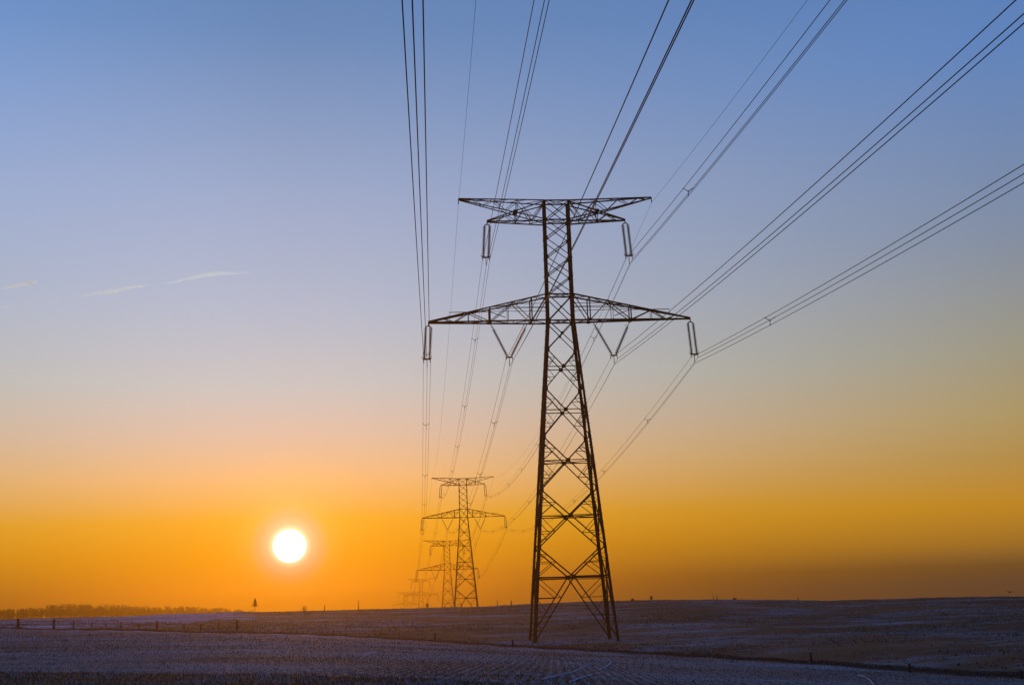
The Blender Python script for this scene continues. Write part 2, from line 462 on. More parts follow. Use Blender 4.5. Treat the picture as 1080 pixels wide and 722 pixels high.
# ------------------------------------------------------------------ ground cover
def blades(name, P, hgt, wid, mats, mi, lean=0.35):
    """one tapering two-sided blade per row of P"""
    n = len(P); a = rng.uniform(0, 2 * np.pi, n)
    dx = np.stack([np.cos(a), np.sin(a), np.zeros(n)], 1) * (wid / 2)[:, None]
    b = rng.uniform(0, 2 * np.pi, n); ln = rng.uniform(0, lean, n) * hgt
    tip = P + np.stack([np.cos(b) * ln, np.sin(b) * ln, hgt], 1)
    base = P - np.array([0, 0, 0.03])
    V = np.stack([base - dx, base + dx, tip], 1).reshape(-1, 3)
    Fc = np.arange(3 * n).reshape(-1, 3)
    return mesh_np(name, V, Fc, mats, mi)


def vnoise(x, y, s, seed=0):
    """cheap value noise"""
    r = np.random.default_rng(seed); T = r.random((256, 256))
    xs, ys = x / s, y / s; xi, yi = np.floor(xs).astype(int), np.floor(ys).astype(int); fx, fy = xs - xi, ys - yi
    fx = fx * fx * (3 - 2 * fx); fy = fy * fy * (3 - 2 * fy)
    g = lambda i, j: T[i % 256, j % 256]
    return (g(xi, yi) * (1 - fx) + g(xi + 1, yi) * fx) * (1 - fy) + (g(xi, yi + 1) * (1 - fx) + g(xi + 1, yi + 1) * fx) * fy


def scatter(n, t0, t1, u0=-140, u1=1220, pw=1.0):
    """screen-even spread of ground points between two depth curves"""
    u = rng.uniform(u0, u1, n); d0, d1 = t0(u), t1(u)
    q = rng.uniform(0, 1, n)
    if pw == 1.0: D = 1 / ((1 - q) / d0 + q / d1)          # even in 1/depth
    else: D = d0 + (d1 - d0) * q
    X = (u - 540) / (F * 0.983) * D
    Z = np.array([gz(x, y) for x, y in zip(X, D)])
    return np.stack([X, D, Z], 1), u


E_ = lambda u: curve_(E_D, u); G_ = lambda u: curve_(G_D, u)
# rough frosted grass at the photographer's feet
P, u = scatter(60000, lambda u: 0 * u + 27.0, G_, -200, 900, 2)
P = P[P[:, 1] < np.interp(u, [-200, 600, 700], [60, 40, 28])]
n = len(P); k = vnoise(P[:, 0], P[:, 1], 1.1, 3) * 0.6 + vnoise(P[:, 0], P[:, 1], 0.35, 4) * 0.4
mi = np.where(rng.random(n) < np.clip((k - 0.52) * 4, 0.03, 0.45), 2, np.where(rng.random(n) < 0.45, 0, 1))
tag(blades('grass', P, rng.uniform(0.03, 0.10, n) * (0.4 + 1.1 * k), rng.uniform(0.012, 0.04, n), [M['blade_brown'], M['blade_dry'], M['blade_frost']], mi, 0.8),
    'brown rough grass with frosted tips along the bottom left edge', 'grass', kind='stuff')
# frosted young crop
P, u = scatter(110000, G_, lambda u: E_(u) * 0.98)
n = len(P); k = vnoise(P[:, 0], P[:, 1], 9, 5) * 0.5 + vnoise(P[:, 0], P[:, 1], 2.5, 6) * 0.5
sc = np.clip(P[:, 1] / 90, 0.6, 1.7)
ra = math.radians(5.0); ph = (P[:, 0] * math.cos(ra) - P[:, 1] * math.sin(ra) + 0.25 * vnoise(P[:, 0], P[:, 1], 7, 12)) / 0.55
row = 0.5 + 0.5 * np.cos(2 * np.pi * ph)
mi = np.where(rng.random(n) < np.clip(0.02 + (k - 0.35) * 1.5 + (row - 0.5) * 1.1 * np.clip((u - 560) / 200, 0.08, 1), 0.03, 0.8), 1, 0)
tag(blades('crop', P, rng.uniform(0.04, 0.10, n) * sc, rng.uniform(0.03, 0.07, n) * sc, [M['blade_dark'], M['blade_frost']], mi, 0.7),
    'low young crop under hoar frost across the near field', 'crop', kind='stuff')
# dark verge between the field and the pasture
P, u = scatter(38000, lambda u: E_(u) + 0.6, lambda u: E_(u) + 4.5, pw=2)
n = len(P); k = vnoise(P[:, 0], P[:, 1], 6, 8)
mi = np.where(rng.random(n) < 0.04, 1, 0)
tag(blades('verge_grass', P, rng.uniform(0.04, 0.26, n) * (0.3 + 0.9 * k) * np.where(u < 270, 1.7, 1.0) * np.clip(P[:, 1] / 150, 0.5, 1.3), rng.uniform(0.03, 0.08, n), [M['blade_brown'], M['blade_frost']], mi, 0.6),
    'dark tussocky grass on the verge between field and pasture', 'grass', kind='stuff')
# pasture tussocks
P, u = scatter(90000, lambda u: E_(u) + 4, lambda u: 0 * u + SKYLINE + 30, pw=2)
k = vnoise(P[:, 0], P[:, 1], 26, 9) * 0.6 + vnoise(P[:, 0], P[:, 1], 7, 10) * 0.4
keep = rng.random(len(P)) < np.clip((k - 0.30) * 2.2, 0.08, 1); P = P[keep]; k = k[keep]; n = len(P)
mi = np.where(rng.random(n) < np.clip(0.55 - k * 0.8, 0.05, 0.5), 2, np.where(rng.random(n) < 0.4, 1, 0))
tag(blades('pasture_grass', P, rng.uniform(0.06, 0.26, n) * (0.5 + k), rng.uniform(0.08, 0.22, n), [M['blade_brown'], M['blade_dry'], M['blade_frost']], mi, 0.6),
    'patchy dead grass and frost on the rising pasture', 'grass', kind='stuff')

# ------------------------------------------------------------------ pylon
ZT, ZB, ZW0, ZW1 = 59.5, 56.75, 42.6, 46.25          # head top and bottom, waist bottom and top
DEP = 0.68


def hw(z):
    if z <= ZW0: return 5.42 + (1.78 - 5.42) * z / ZW0
    return 1.78 + (1.70 - 1.78) * (z - ZW0) / (ZT - ZW0)


def corner(sx, sy, z): return Vector((sx * hw(z), sy * hw(z) * DEP, z))


def lerp(a, b, t): return a + (b - a) * t


LOWER = [0.0, 12.0, 19.57, 26.63, 33.2, 38.6, 42.6]
UPPER = [46.25, 48.9, 51.5, 54.15, 56.75]
AT = 13.49; AP = 9.64; AL = 18.05; VI = 7.18
Z_TOPI, Z_LOWI, Z_V = 51.65, 37.62, 37.69


def make_pylon():
    root = empty('pylon')
    # --- legs
    for sx in (-1, 1):
        for sy in (-1, 1):
            m = MB()
            ref = Vector((-sx, -sy * 0.0, 0))
            zs = LOWER + UPPER + [ZT]
            for a, b in zip([-0.9] + zs[1:-1], zs[1:]):
                w = 0.33 if a < 26 else (0.29 if a < 42 else 0.25)
                m.angle(corner(sx, sy, a), corner(sx, sy, b), w, (-sx, 0, 0))
                m.angle(corner(sx, sy, a), corner(sx, sy, b), w, (0, -sy, 0))
            for z in zs[1:-1]:
                c = corner(sx, sy, z)
                m.box(c + Vector((-sx * 0.12, 0, 0)), 0.42, 0.03, 0.55); m.box(c + Vector((0, -sy * 0.12, 0)), 0.03, 0.42, 0.55)
            z = 3.0
            while z < 57:
                c = corner(sx, sy, z); m.tube([c, c + Vector((sx * 0.24, 0, 0))], 0.022, 4); z += 1.1
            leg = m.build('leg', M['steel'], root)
            f = MB(); c = corner(sx, sy, 0)
            ring = lambda r, zz: [(c.x + r * math.cos(t), c.y + r * math.sin(t), zz) for t in [math.pi / 4 + i * math.pi / 2 for i in range(4)]]
            f.face_block(ring(0.6, -3.0) + ring(0.45, -0.4) + ring(0.32, -0.32), [(0, 1, 5, 4), (1, 2, 6, 5), (2, 3, 7, 6), (3, 0, 4, 7), (4, 5, 9, 8), (5, 6, 10, 9), (6, 7, 11, 10), (7, 4, 8, 11), (8, 9, 10, 11)])
            f.build('footing', M['concrete'], leg)
    # --- bracing, one mesh per face
    for fi in range(4):
        m = MB()
        if fi < 2:
            sy = (-1, 1)[fi]; cl = lambda s, z: corner(s, sy, z); nrm_ = Vector((0, sy, 0)); hor = Vector((1, 0, 0))
        else:
            sx = (-1, 1)[fi - 2]; cl = lambda s, z: corner(sx, s, z); nrm_ = Vector((sx, 0, 0)); hor = Vector((0, 1, 0))
        off = nrm_ * 0.05

        def bar(a, b, w): m.angle(a, b, w, nrm_)

        def plate(c, s): m.box(c + off, s, 0.03, s, (hor, nrm_, Vector((0, 0, 1))))
        for i, (z0, z1) in enumerate(zip(LOWER[:-1], LOWER[1:])):
            w0, w1 = hw(z0), hw(z1)
            zc = 8.13 if i == 0 else z1 - (z1 - z0) * w1 / (w0 + w1)
            C = (cl(-1, zc) + cl(1, zc)) / 2
            big = (0.17, 0.16, 0.15, 0.14, 0.13, 0.12)[i]
            for s in (-1, 1):
                A0, A1, Ac = cl(s, z0), cl(s, z1), cl(s, zc)
                bar(A0, C, big); bar(A1, C, big)
                if i < 5: bar(Ac, C, big * 0.85)
                if i == 0: bar(Ac + Vector((0, 0, -0.25)), C + Vector((0, 0, -0.2)), 0.1)
                r = 0.085 if i < 3 else 0.07
                if i < 5:
                    U1 = lerp(C, A1, 0.5); bar(U1, cl(s, U1.z), r); bar(U1, cl(s, zc), r)
                    if i < 3:
                        U2 = lerp(C, A1, 0.76); bar(U2, cl(s, U2.z), r * 0.8); bar(U2, cl(s, U1.z), r * 0.8)
                    D1 = lerp(C, A0, 0.5 if i else 0.33); bar(D1, cl(s, D1.z), r); bar(D1, cl(s, zc), r)
                    if i < 3:
                        D2 = lerp(C, A0, 0.75 if i else 0.62); bar(D2, cl(s, D2.z), r * 0.85); bar(D2, cl(s, D1.z), r * 0.85)
                    if i == 0:
                        D3 = lerp(C, A0, 0.84); bar(D3, cl(s, D3.z), r * 0.8); bar(D3, cl(s, D2.z), r * 0.8)
            plate(C, 0.55 if i < 5 else 0.4)
        segs = [(ZW0, ZW1)] + list(zip(UPPER[:-1], UPPER[1:])) + [(ZB, ZT)]
        for a, b in segs:
            w = 0.115 if a > 43 else 0.13
            m.angle(cl(-1, a), cl(1, b), w, nrm_); m.angle(cl(1, a) + off, cl(-1, b) + off, w, nrm_)
            plate((cl(-1, (a + b) / 2) + cl(1, (a + b) / 2)) / 2, 0.24)
        for z in (ZW0, ZW1, ZB, ZT):
            bar(cl(-1, z), cl(1, z), 0.17)
        m.build('bracing', M['steel'], root)
    # horizontal diaphragms
    for z in (8.13, 16.08, 23.3, ZW0, ZW1, ZB, ZT):
        m = MB()
        m.angle(corner(-1, -1, z), corner(1, 1, z), 0.10); m.angle(corner(-1, 1, z), corner(1, -1, z), 0.10, (0, 0, -1))
        m.build('diaphragm', M['steel'], root)

    # --- lower crossarms
    for s in (-1, 1):
        m = MB()
        tip = Vector((s * AL, 0, 42.72))
        def ch(k, t):            # k=0 bottom chord, 1 top chord; both sides
            return lambda sy: lerp(corner(s, sy, ZW1 if k else ZW0), tip + Vector((0, sy * 0.12, 0.12 * k)), t)
        tx = lambda x: (x - 1.78) / (AL - 1.78)
        for sy in (-1, 1):
            m.angle(ch(0, 0)(sy), ch(0, 1)(sy), 0.22, (0, sy, 0)); m.angle(ch(1, 0)(sy), ch(1, 1)(sy), 0.19, (0, sy, 0))
            for x, w in ((4.0, 0.17), (9.7, 0.17), (7.2, 0.08), (12.6, 0.08)):
                m.angle(ch(0, tx(x))(sy), ch(1, tx(x))(sy), w, (0, sy, 0))
            zz = [(1, 1.8), (0, 4.0), (1, 6.5), (0, 9.7), (1, 12.6), (0, 14.6), (1, 16.0)]
            for (k0, x0), (k1, x1) in zip(zz[:-1], zz[1:]):
                m.angle(ch(k0, tx(x0))(sy), ch(k1, tx(x1))(sy), 0.11, (0, sy, 0))
            for x0, x1, zf in ((1.8, 7.2, 44.95), (1.8, 9.7, 44.35)):
                p = ch(0, tx(x0))(sy).copy(); q = ch(0, tx(x1))(sy).copy(); p.z = zf; q.z = zf
                m.angle(p, q, 0.07, (0, sy, 0))
            m.box(ch(0, tx(4.0))(sy), 0.5, 0.05, 0.35); m.box(ch(0, tx(9.7))(sy), 0.5, 0.05, 0.35); m.box(ch(1, tx(6.5))(sy), 0.45, 0.05, 0.25)
        for k in (0, 1):
            xs = [1.8, 4.0, 6.5, 9.7, 12.6, 15.0]
            for i, (x0, x1) in enumerate(zip(xs[:-1], xs[1:])):
                m.angle(ch(k, tx(x0))(-1 if i % 2 else 1), ch(k, tx(x1))(1 if i % 2 else -1), 0.09)
                m.angle(ch(k, tx(x1))(-1), ch(k, tx(x1))(1), 0.09)
        m.build('lower_crossarm', M['steel'], root)
        # inspection rail above the outer half of the arm
        r = MB()
        pts = [Vector((s * 15.2, 0, 43.25)), Vector((s * 15.2, 0, 44.12)), Vector((s * 11.6, 0, 44.12)), Vector((s * 9.7, 0, 44.15)), Vector((s * 7.5, 0, 43.3))]
        r.tube(pts, 0.055, 5)
        r.build('access_rail', M['steel'], root)
        # --- upper crossarm that carries the phase
        m = MB()
        tip = Vector((s * AP, 0, 56.85))
        c0 = lambda sy, t: lerp(Vector((s * 1.72, sy * hw(ZB) * DEP, ZB - 0.15)), tip + Vector((0, sy * 0.1, -0.05)), t)
        c1 = lambda sy, t: lerp(Vector((s * 1.72, sy * hw(ZT) * DEP, ZT - 0.15)), tip + Vector((0, sy * 0.1, 0.08)), t)
        for sy in (-1, 1):
            m.angle(c0(sy, 0), c0(sy, 1), 0.18, (0, sy, 0)); m.angle(c1(sy, 0), c1(sy, 1), 0.16, (0, sy, 0))
            ts = [0, 0.22, 0.36, 0.5, 0.68, 0.84]
            for i, (a, b) in enumerate(zip(ts[:-1], ts[1:])):
                f0, f1 = (c1, c0) if i % 2 == 0 else (c0, c1)
                m.angle(f0(sy, a), f1(sy, b), 0.09, (0, sy, 0))
            m.angle(c0(sy, 0.5), c1(sy, 0.5), 0.12, (0, sy, 0)); m.box(c1(sy, 0.5), 0.6, 0.05, 0.4)
        for a, b in zip([0, .25, .5, .75], [.25, .5, .75, .95]):
            m.angle(c0(-1, a), c0(1, b), 0.07); m.angle(c0(-1, b), c0(1, b), 0.07)
        m.build('upper_crossarm', M['steel'], root)
        # --- earthwire arm
        m = MB()
        tip = Vector((s * AT, 0, 60.1))
        e0 = lambda sy, t: lerp(Vector((s * 1.70, sy * (hw(ZB) * DEP - 0.1), ZB + 0.1)), tip + Vector((0, sy * 0.08, -0.12)), t)
        e1 = lambda sy, t: lerp(Vector((s * 1.70, sy * (hw(ZT) * DEP - 0.02), ZT)), tip + Vector((0, sy * 0.08, 0.02)), t)
        for sy in (-1, 1):
            m.angle(e0(sy, 0), e0(sy, 1), 0.15, (0, sy, 0)); m.angle(e1(sy, 0), e1(sy, 1), 0.16, (0, sy, 0))
            ts = [0, .14, .32, .46, .6, .72, .84, .93]
            for i, (a, b) in enumerate(zip(ts[:-1], ts[1:])):
                f0, f1 = (e1, e0) if i % 2 == 0 else (e0, e1)
                m.angle(f0(sy, a), f1(sy, b), 0.08, (0, sy, 0))
            m.angle(e0(sy, .32), e1(sy, .32), 0.1, (0, sy, 0))
        for a, b in zip([0, .2, .4, .6, .8], [.2, .4, .6, .8, .97]):
            m.angle(e1(-1, a), e1(1, b), 0.07); m.angle(e0(-1, b), e0(1, b), 0.06)
        m.tube([tip, tip + Vector((s * 0.02, 0, -0.5)), tip + Vector((s * 0.05, 0, -0.75))], 0.07, 5)
        m.build('earthwire_arm', M['steel'], root)

    # --- insulators
    def stack(a, b, parent, discs=17):
        a = Vector(a); b = Vector(b); prof = []
        n = discs
        for i in range(n):
            t0 = i / n
            prof += [(t0 + 0.10 / n, 0.07), (t0 + 0.30 / n, 0.235), (t0 + 0.50 / n, 0.23), (t0 + 0.66 / n, 0.07)]
        pts = [lerp(a, b, t) for t, _ in prof]; m = MB(); m.tube([a] + pts + [b], [0.04] + [r for _, r in prof] + [0.04], 8)
        m.build('insulator_stack', M['porcelain'], parent)

    def yoke(bot, w):
        y = MB(); y.box(bot + Vector((0, 0, 0.10)), w, 0.10, 0.20)
        for q in (-0.42, 0.42): y.tube([bot + Vector((q, 0, 0.10)), bot + Vector((q * 1.15, 0, -0.38))], 0.045, 4)
        y.tube([bot + Vector((0, 0, 0.1)), bot + Vector((0, 0, -1.05))], 0.045, 4)
        return y.build('insulator_string', M['steel'], root)

    def piece(name, pts, r, parent):
        m = MB(); m.tube(pts, r, 5); m.build(name, M['steel'], parent)
    for s in (-1, 1):
        for (ax, zt, zb) in ((AP, 56.8, Z_TOPI), (AL, 42.65, Z_LOWI)):
            top = Vector((s * ax, 0, zt)); bot = Vector((s * (ax + 0.3), 0, zb))
            io = yoke(bot, 1.1)
            ins = MB()
            ins.tube([top + Vector((0, 0, 0.1)), top + Vector((0, 0, -0.42))], 0.07, 5)
            ins.tube([top + Vector((0.36 * math.sin(t), 0, -0.62 + 0.24 * math.cos(t))) for t in [-1.57 + i * 3.14 / 8 for i in range(9)]], 0.08, 5)
            ins.build('hanger_link', M['steel'], io)
            for q in (-1, 1):
                piece('arcing_horn', [bot + Vector((q * 0.62, 0, 0.55)), bot + Vector((q * 0.66, 0, 0.3)), bot + Vector((q * 0.5, 0, 0.12))], 0.035, io)
                stack(top + Vector((q * 0.36, 0, -0.62)), bot + Vector((q * 0.36, 0, 0.15)), io)
        bot = Vector((s * VI, 0, Z_V)); io = yoke(bot, 0.95)
        for t in (Vector((s * 4.45, 0, 42.5)), Vector((s * 9.65, 0, 42.5))):
            d = (bot - t).normalized(); piece('hanger_link', [t, t + d * 0.95], 0.05, io)
            piece('arcing_horn', [t + d * 0.9 + Vector((-0.35, 0, 0.22)), t + d * 0.9 + Vector((-0.05, 0, 0.42)), t + d * 0.92], 0.03, io)
            q = 0.28 if t.x * s > VI else -0.28
            stack(t + d * 0.9, bot + Vector((s * q, 0, 0.25)), io, 17)
    return root


AZ = -0.09011
T1 = Vector((6.71, 190.91, -4.475)); T2 = Vector((-23.60, 622.68, -3.62))
p = at(471.8, 600.5, 850); T3 = Vector((p.x, 850, p.z - 42.6))
p = at(443.9, 627.5, 1520); T4 = Vector((p.x, 1520, p.z - 42.6))
p = at(428.3, 624.0, 2000); T5 = Vector((p.x, 2000, p.z - 59.8))
pyl = make_pylon()
specs = [
    (T1, AZ, 'tall near lattice pylon with full height in view, standing at the field edge'),
    (T2, AZ, 'mid-distance lattice pylon, first one behind the tall near pylon, legs hidden by the skyline'),
    (T3, -0.07, 'faded third lattice pylon partly overlapped on its right by the mid-distance pylon'),
    (T4, -0.06, 'small hazy fourth pylon, second faintest in the receding line'),
    (T5, -0.06, 'faintest farthest pylon, low over the skyline at the left end of the line'),
]
towers = []
for i, (loc, rz, lab) in enumerate(specs):
    o = pyl if i == 0 else copy_tree(pyl)
    o.location = loc; o.rotation_euler = (0, 0, -rz)
    tag(o, lab, 'pylon', 'lattice pylons of the power line'); towers.append((loc, rz))


def att(i, a, z):
    loc, rz = towers[i]
    return loc + Vector((math.cos(rz) * a, -math.sin(rz) * a, z))


# ------------------------------------------------------------------ conductors
PH = {'outer left': (-(AL + 0.3), Z_LOWI - 0.35), 'inner left': (-VI, Z_V - 0.35), 'inner right': (VI, Z_V - 0.35), 'outer right': (AL + 0.3, Z_LOWI - 0.35),
      'upper left': (-(AP + 0.3), Z_TOPI - 0.35), 'upper right': (AP + 0.3, Z_TOPI - 0.35)}
EW = {'left': (-AT - 0.03, 59.35), 'right': (AT + 0.03, 59.35)}
dline = (T2 - T1); dline.z = 0; Lspan = dline.length; dline.normalize(); rline = Vector((dline.y, -dline.x, 0))


def back_end(a, z): return att(0, a, z) - dline * Lspan + rline * (-5.307) + Vector((0, 0, -16.25))


def sag_pts(A, B, S, n=72, t1=1.0):
    return [A.lerp(B, t) - Vector((0, 0, 4 * S * t * (1 - t))) for t in np.linspace(0, t1, n)]


def bundle(A, B, S, label, r=0.022, hs=0.5, vs=0.8, spac=46.0, first=24.0, t1=1.0, group=None):
    root = empty('conductor_bundle', A)
    d = (B - A); d.z = 0; ln = d.length; d.normalize(); side = Vector((d.y, -d.x, 0))
    base = sag_pts(A, B, S, 72, t1)
    offs = ((-hs, 0.0), (hs, 0.0), (0.0, -vs))
    for ox, oz in offs:
        m = MB(); pts = []
        for i, q in enumerate(base):
            pts.append(q + side * ox + Vector((0, 0, oz)) - A)
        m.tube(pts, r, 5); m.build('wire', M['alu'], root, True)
    x = first
    while x < ln * t1 - 8:
        t = x / ln; q = A.lerp(B, t) - Vector((0, 0, 4 * S * t * (1 - t))) - A
        m = MB(); c = q + Vector((0, 0, -0.3))
        for ox, oz in offs:
            e = q + side * ox + Vector((0, 0, oz)); m.tube([c, e], 0.035, 5); m.box(e, 0.10, 0.14, 0.10)
        m.box(c, 0.13, 0.08, 0.13)
        m.build('spacer', M['steel'], root); x += spac
    return tag(root, label, 'power line', group)


def earthwire(A, B, S, label, r=0.016, t1=1.0, group=None):
    m = MB(); m.tube([q - A for q in sag_pts(A, B, S, 80, t1)], r, 5)
    o = m.build('earth_wire', M['alu'], None, True); o.location = A
    return tag(o, label, 'power line', group)


where = {
    'outer left': 'near pylon lower arm outer left tip', 'inner left': 'near pylon left V-shaped insulator', 'inner right': 'near pylon right V-shaped insulator',
    'outer right': 'near pylon lower arm outer right tip', 'upper left': 'near pylon upper arm left tip', 'upper right': 'near pylon upper arm right tip'}
for k, (a, z) in PH.items():
    bundle(att(0, a, z), back_end(a, z) + rline * {'outer left': 0.65, 'inner left': -1.5}.get(k, 0.0) + Vector((0, 0, {'inner right': 2.3, 'outer right': 1.3}.get(k, 0.0))), 5.305, 'triple cable running overhead towards the viewer from the ' + where[k], t1=0.62, r=0.03, hs=0.40 if k == 'outer left' else 0.5, group='overhead conductor bundles', spac=300, first={'outer left': 14, 'upper left': 40, 'upper right': 46, 'outer right': 44}.get(k, 999))
for k, (a, z) in EW.items():
    earthwire(att(0, a, z), back_end(a, z), 6.476, 'thin single wire running overhead from the topmost %s tip of the near pylon' % k, t1=0.62, group='overhead earth wires')
tn = ['near pylon', 'mid-distance pylon', 'overlapped third pylon', 'small hazy fourth pylon', 'faintest far pylon']
sags = [8.46, 2.6, 13.0, 9.0]
for i in range(4):
    for k, (a, z) in PH.items():
        bundle(att(i, a, z), att(i + 1, a, z), sags[i], '%s triple cable hanging from %s to %s' % (k, tn[i], tn[i + 1]), r=0.022 if i == 0 else 0.03,
               first=42.0, spac=58.0, group='conductor bundles between pylons')
    for k, (a, z) in EW.items():
        earthwire(att(i, a, z), att(i + 1, a, z), sags[i], '%s top wire between the %s and the %s' % (k, tn[i], tn[i + 1]), r=0.016 if i == 0 else 0.022, group='earth wires between pylons')


# ------------------------------------------------------------------ fences and posts
def post_mesh(h, r=0.07, tilt=0.0):
    m = MB(); m.tube([(0, 0, -0.4), (tilt * h * 0.5, 0, h * 0.5), (tilt * h, 0.02, h * 0.96), (tilt * h, 0.02, h)], [r * 1.05, r, r * 0.9, r * 0.5], 8)
    return m


def wire_fence(pts, label):
    root = empty('wire_fence', pts[0][0])
    for (p, h, r) in pts:
        o = post_mesh(h, r, random.uniform(-0.05, 0.05)).build('post', M['wood'], root); o.location = p - pts[0][0]
    for fr in (0.45, 0.85):
        m = MB(); P = []
        for (p, h, r), (q, h2, r2) in zip(pts[:-1], pts[1:]):
            for t in np.linspace(0, 1, 7)[:-1]:
                P.append(p.lerp(q, t) + Vector((0, 0, (h * (1 - t) + h2 * t) * fr - 0.12 * 4 * t * (1 - t))) - pts[0][0])
        P.append(pts[-1][0] + Vector((0, 0, pts[-1][1] * fr)) - pts[0][0])
        m.tube(P, 0.02, 4); m.build('fence_wire', M['alu'], root)
    return tag(root, label, 'fence')


def gp(px, D):
    p = at(px, 650, D); return Vector((p.x, p.y, gz(p.x, p.y)))


wire_fence([(gp(x, D), h, r) for x, D, h, r in ((-45, 256, 1.4, 0.1), (19.5, 253, 1.7, 0.24), (57, 252, 1.7, 0.23), (78, 251, 1.3, 0.13), (97, 250, 1.2, 0.12), (112, 249, 1.0, 0.09), (128, 247, 1.1, 0.11), (147, 245, 1.0, 0.10),
                                                (166, 242, 1.5, 0.20), (194, 240, 1.1, 0.10), (212, 239, 1.0, 0.12), (231, 236, 1.1, 0.10), (250, 233, 1.7, 0.19))],
           'long low wire fence with uneven wooden posts along the far left field edge')
lone = [(458, 668, 9, 'short post on the verge left of the near pylon, midway to the pasture edge'), (540, 675, 8, 'short post on the verge just left of the near pylon base'),
        (852.5, 697.5, 12.5, 'taller dark post on the verge right of the near pylon'), (955, 703.5, 9, 'second post on the verge right of the near pylon'),
        (1071, 711.5, 9, 'post on the verge at the far right edge of the picture')]
for x, y, h, lab in lone:
    D = float(curve_(E_D, x)) + 2.2; p = gp(x, D); hh = h / F * D
    o = post_mesh(hh, 0.14 if D > 130 else 0.10, random.uniform(-0.04, 0.04)).build('fence_post', M['wood']); o.location = p
    tag(o, lab, 'fence post', 'posts along the verge')
sky = [(378.3, 400, 11, 0.12, 'dark post standing out just under the skyline right of the sun'), (342.5, 405, 6, 0.12, 'small post on the skyline, nearest post right of the sun'),
       (539.5, 400, 6, 0.16, 'stubby post on the skyline left of the near pylon'), (525, 418, 6, 0.10, 'thin post on the skyline just right of the mid-distance pylon'),
       (757.5, 419, 4.5, 0.10, 'thin post on the bare skyline right of the near pylon'), (487.5, 415, 3.5, 0.12, 'tiny post on the skyline at the foot of the mid-distance pylon'),
       (843, 419, 3, 0.12, 'tiny post on the skyline far right of the near pylon')]
for x, D, h, r, lab in sky:
    p = gp(x, D); o = post_mesh(h / F * D, r, random.uniform(-0.03, 0.03)).build('fence_post', M['wood']); o.location = p
    tag(o, lab, 'fence post', 'posts along the skyline')
# a leaning pair: the second, thinner post beside the first
p = gp(754.5, 419); o = post_mesh(1.5, 0.08, -0.35).build('leaning_post', M['wood']); o.location = p
tag(o, 'leaning thin post paired with an upright one on the bare skyline', 'fence post')


# ------------------------------------------------------------------ bushes and trees
def shrub(p, w, h, label, n=260, stems=7):
    root = empty('shrub', p); st = MB(); tw = MB()
    for i in range(stems):
        a = random.uniform(0, 6.28); q = Vector((math.cos(a) * w * 0.4 * random.random(), math.sin(a) * w * 0.3 * random.random(), h * random.uniform(0.6, 0.95)))
        st.tube([(0, 0, -0.2), q * 0.5 + Vector((0.03, 0, 0)), q], [0.06, 0.04, 0.015], 5)
    for i in range(n):
        a = random.uniform(0, 6.28); rr = random.random() ** 0.5; z = random.uniform(0.15, 1)
        c = Vector((math.cos(a) * w / 2 * rr * math.sin(math.pi * min(0.95, z * 0.8 + 0.1)), math.sin(a) * w / 2 * rr, h * z))
        u = Vector((random.uniform(-1, 1), random.uniform(-1, 1), random.uniform(-0.2, 1))).normalized() * random.uniform(0.08, 0.22)
        v = Vector((random.uniform(-1, 1), random.uniform(-1, 1), random.uniform(-1, 1))).normalized() * 0.045
        tw.face_block([c - u - v, c - u * 0.2 + v, c + u], [(0, 1, 2)])
    st.build('stem', M['bark'], root); tw.build('foliage', M['twig'], root)
    return tag(root, label, 'bush', 'low bushes on the skyline')


for x, D, w, h, lab in ((321, 412, 2.0, 1.5, 'low dark bush on the skyline just right below the sun'), (451, 418, 1.0, 1.4, 'small block-like bush on the skyline left of the mid-distance pylon'),
                        (688, 419, 0.9, 1.2, 'small upright bush on the skyline right of the near pylon'), (668, 417, 0.9, 0.6, 'tiny low bush on the skyline close right of the near pylon'),
                        (776, 419, 1.2, 0.45, 'tiny flat bush on the bare skyline, right of the two thin posts')):
    shrub(gp(x, D), w, h, lab)


def conifer(p, h, w, label):
    root = empty('conifer', p); t = MB(); t.tube([(0, 0, -2), (0.02, 0, h * 0.5), (0, 0, h)], [0.11, 0.08, 0.02], 7); t.build('trunk', M['bark'], root)
    m = MB()
    for i in range(1500):
        z = random.uniform(0.26, 1.0); R = (w / 2) * (1 - z) / 0.74 * (0.8 + 0.35 * math.sin(z * 40)) + 0.05
        a = random.uniform(0, 6.28); rr = R * random.random() ** 0.45
        c = Vector((math.cos(a) * rr, math.sin(a) * rr, h * z - rr * 0.25))
        u = Vector((math.cos(a), math.sin(a), -0.35)) * 0.16; v = Vector((-math.sin(a), math.cos(a), random.uniform(-0.4, 0.4))) * 0.07
        m.face_block([c - u - v, c - u + v, c + u], [(0, 1, 2)])
    m.build('crown', M['leaf_dark'], root)
    return tag(root, label, 'tree')


p = at(269, 641.0, 520); conifer(Vector((p.x, p.y, p.z - 0.2)), 3.8, 2.9, 'lone small cone-shaped tree on the skyline left of the sun')


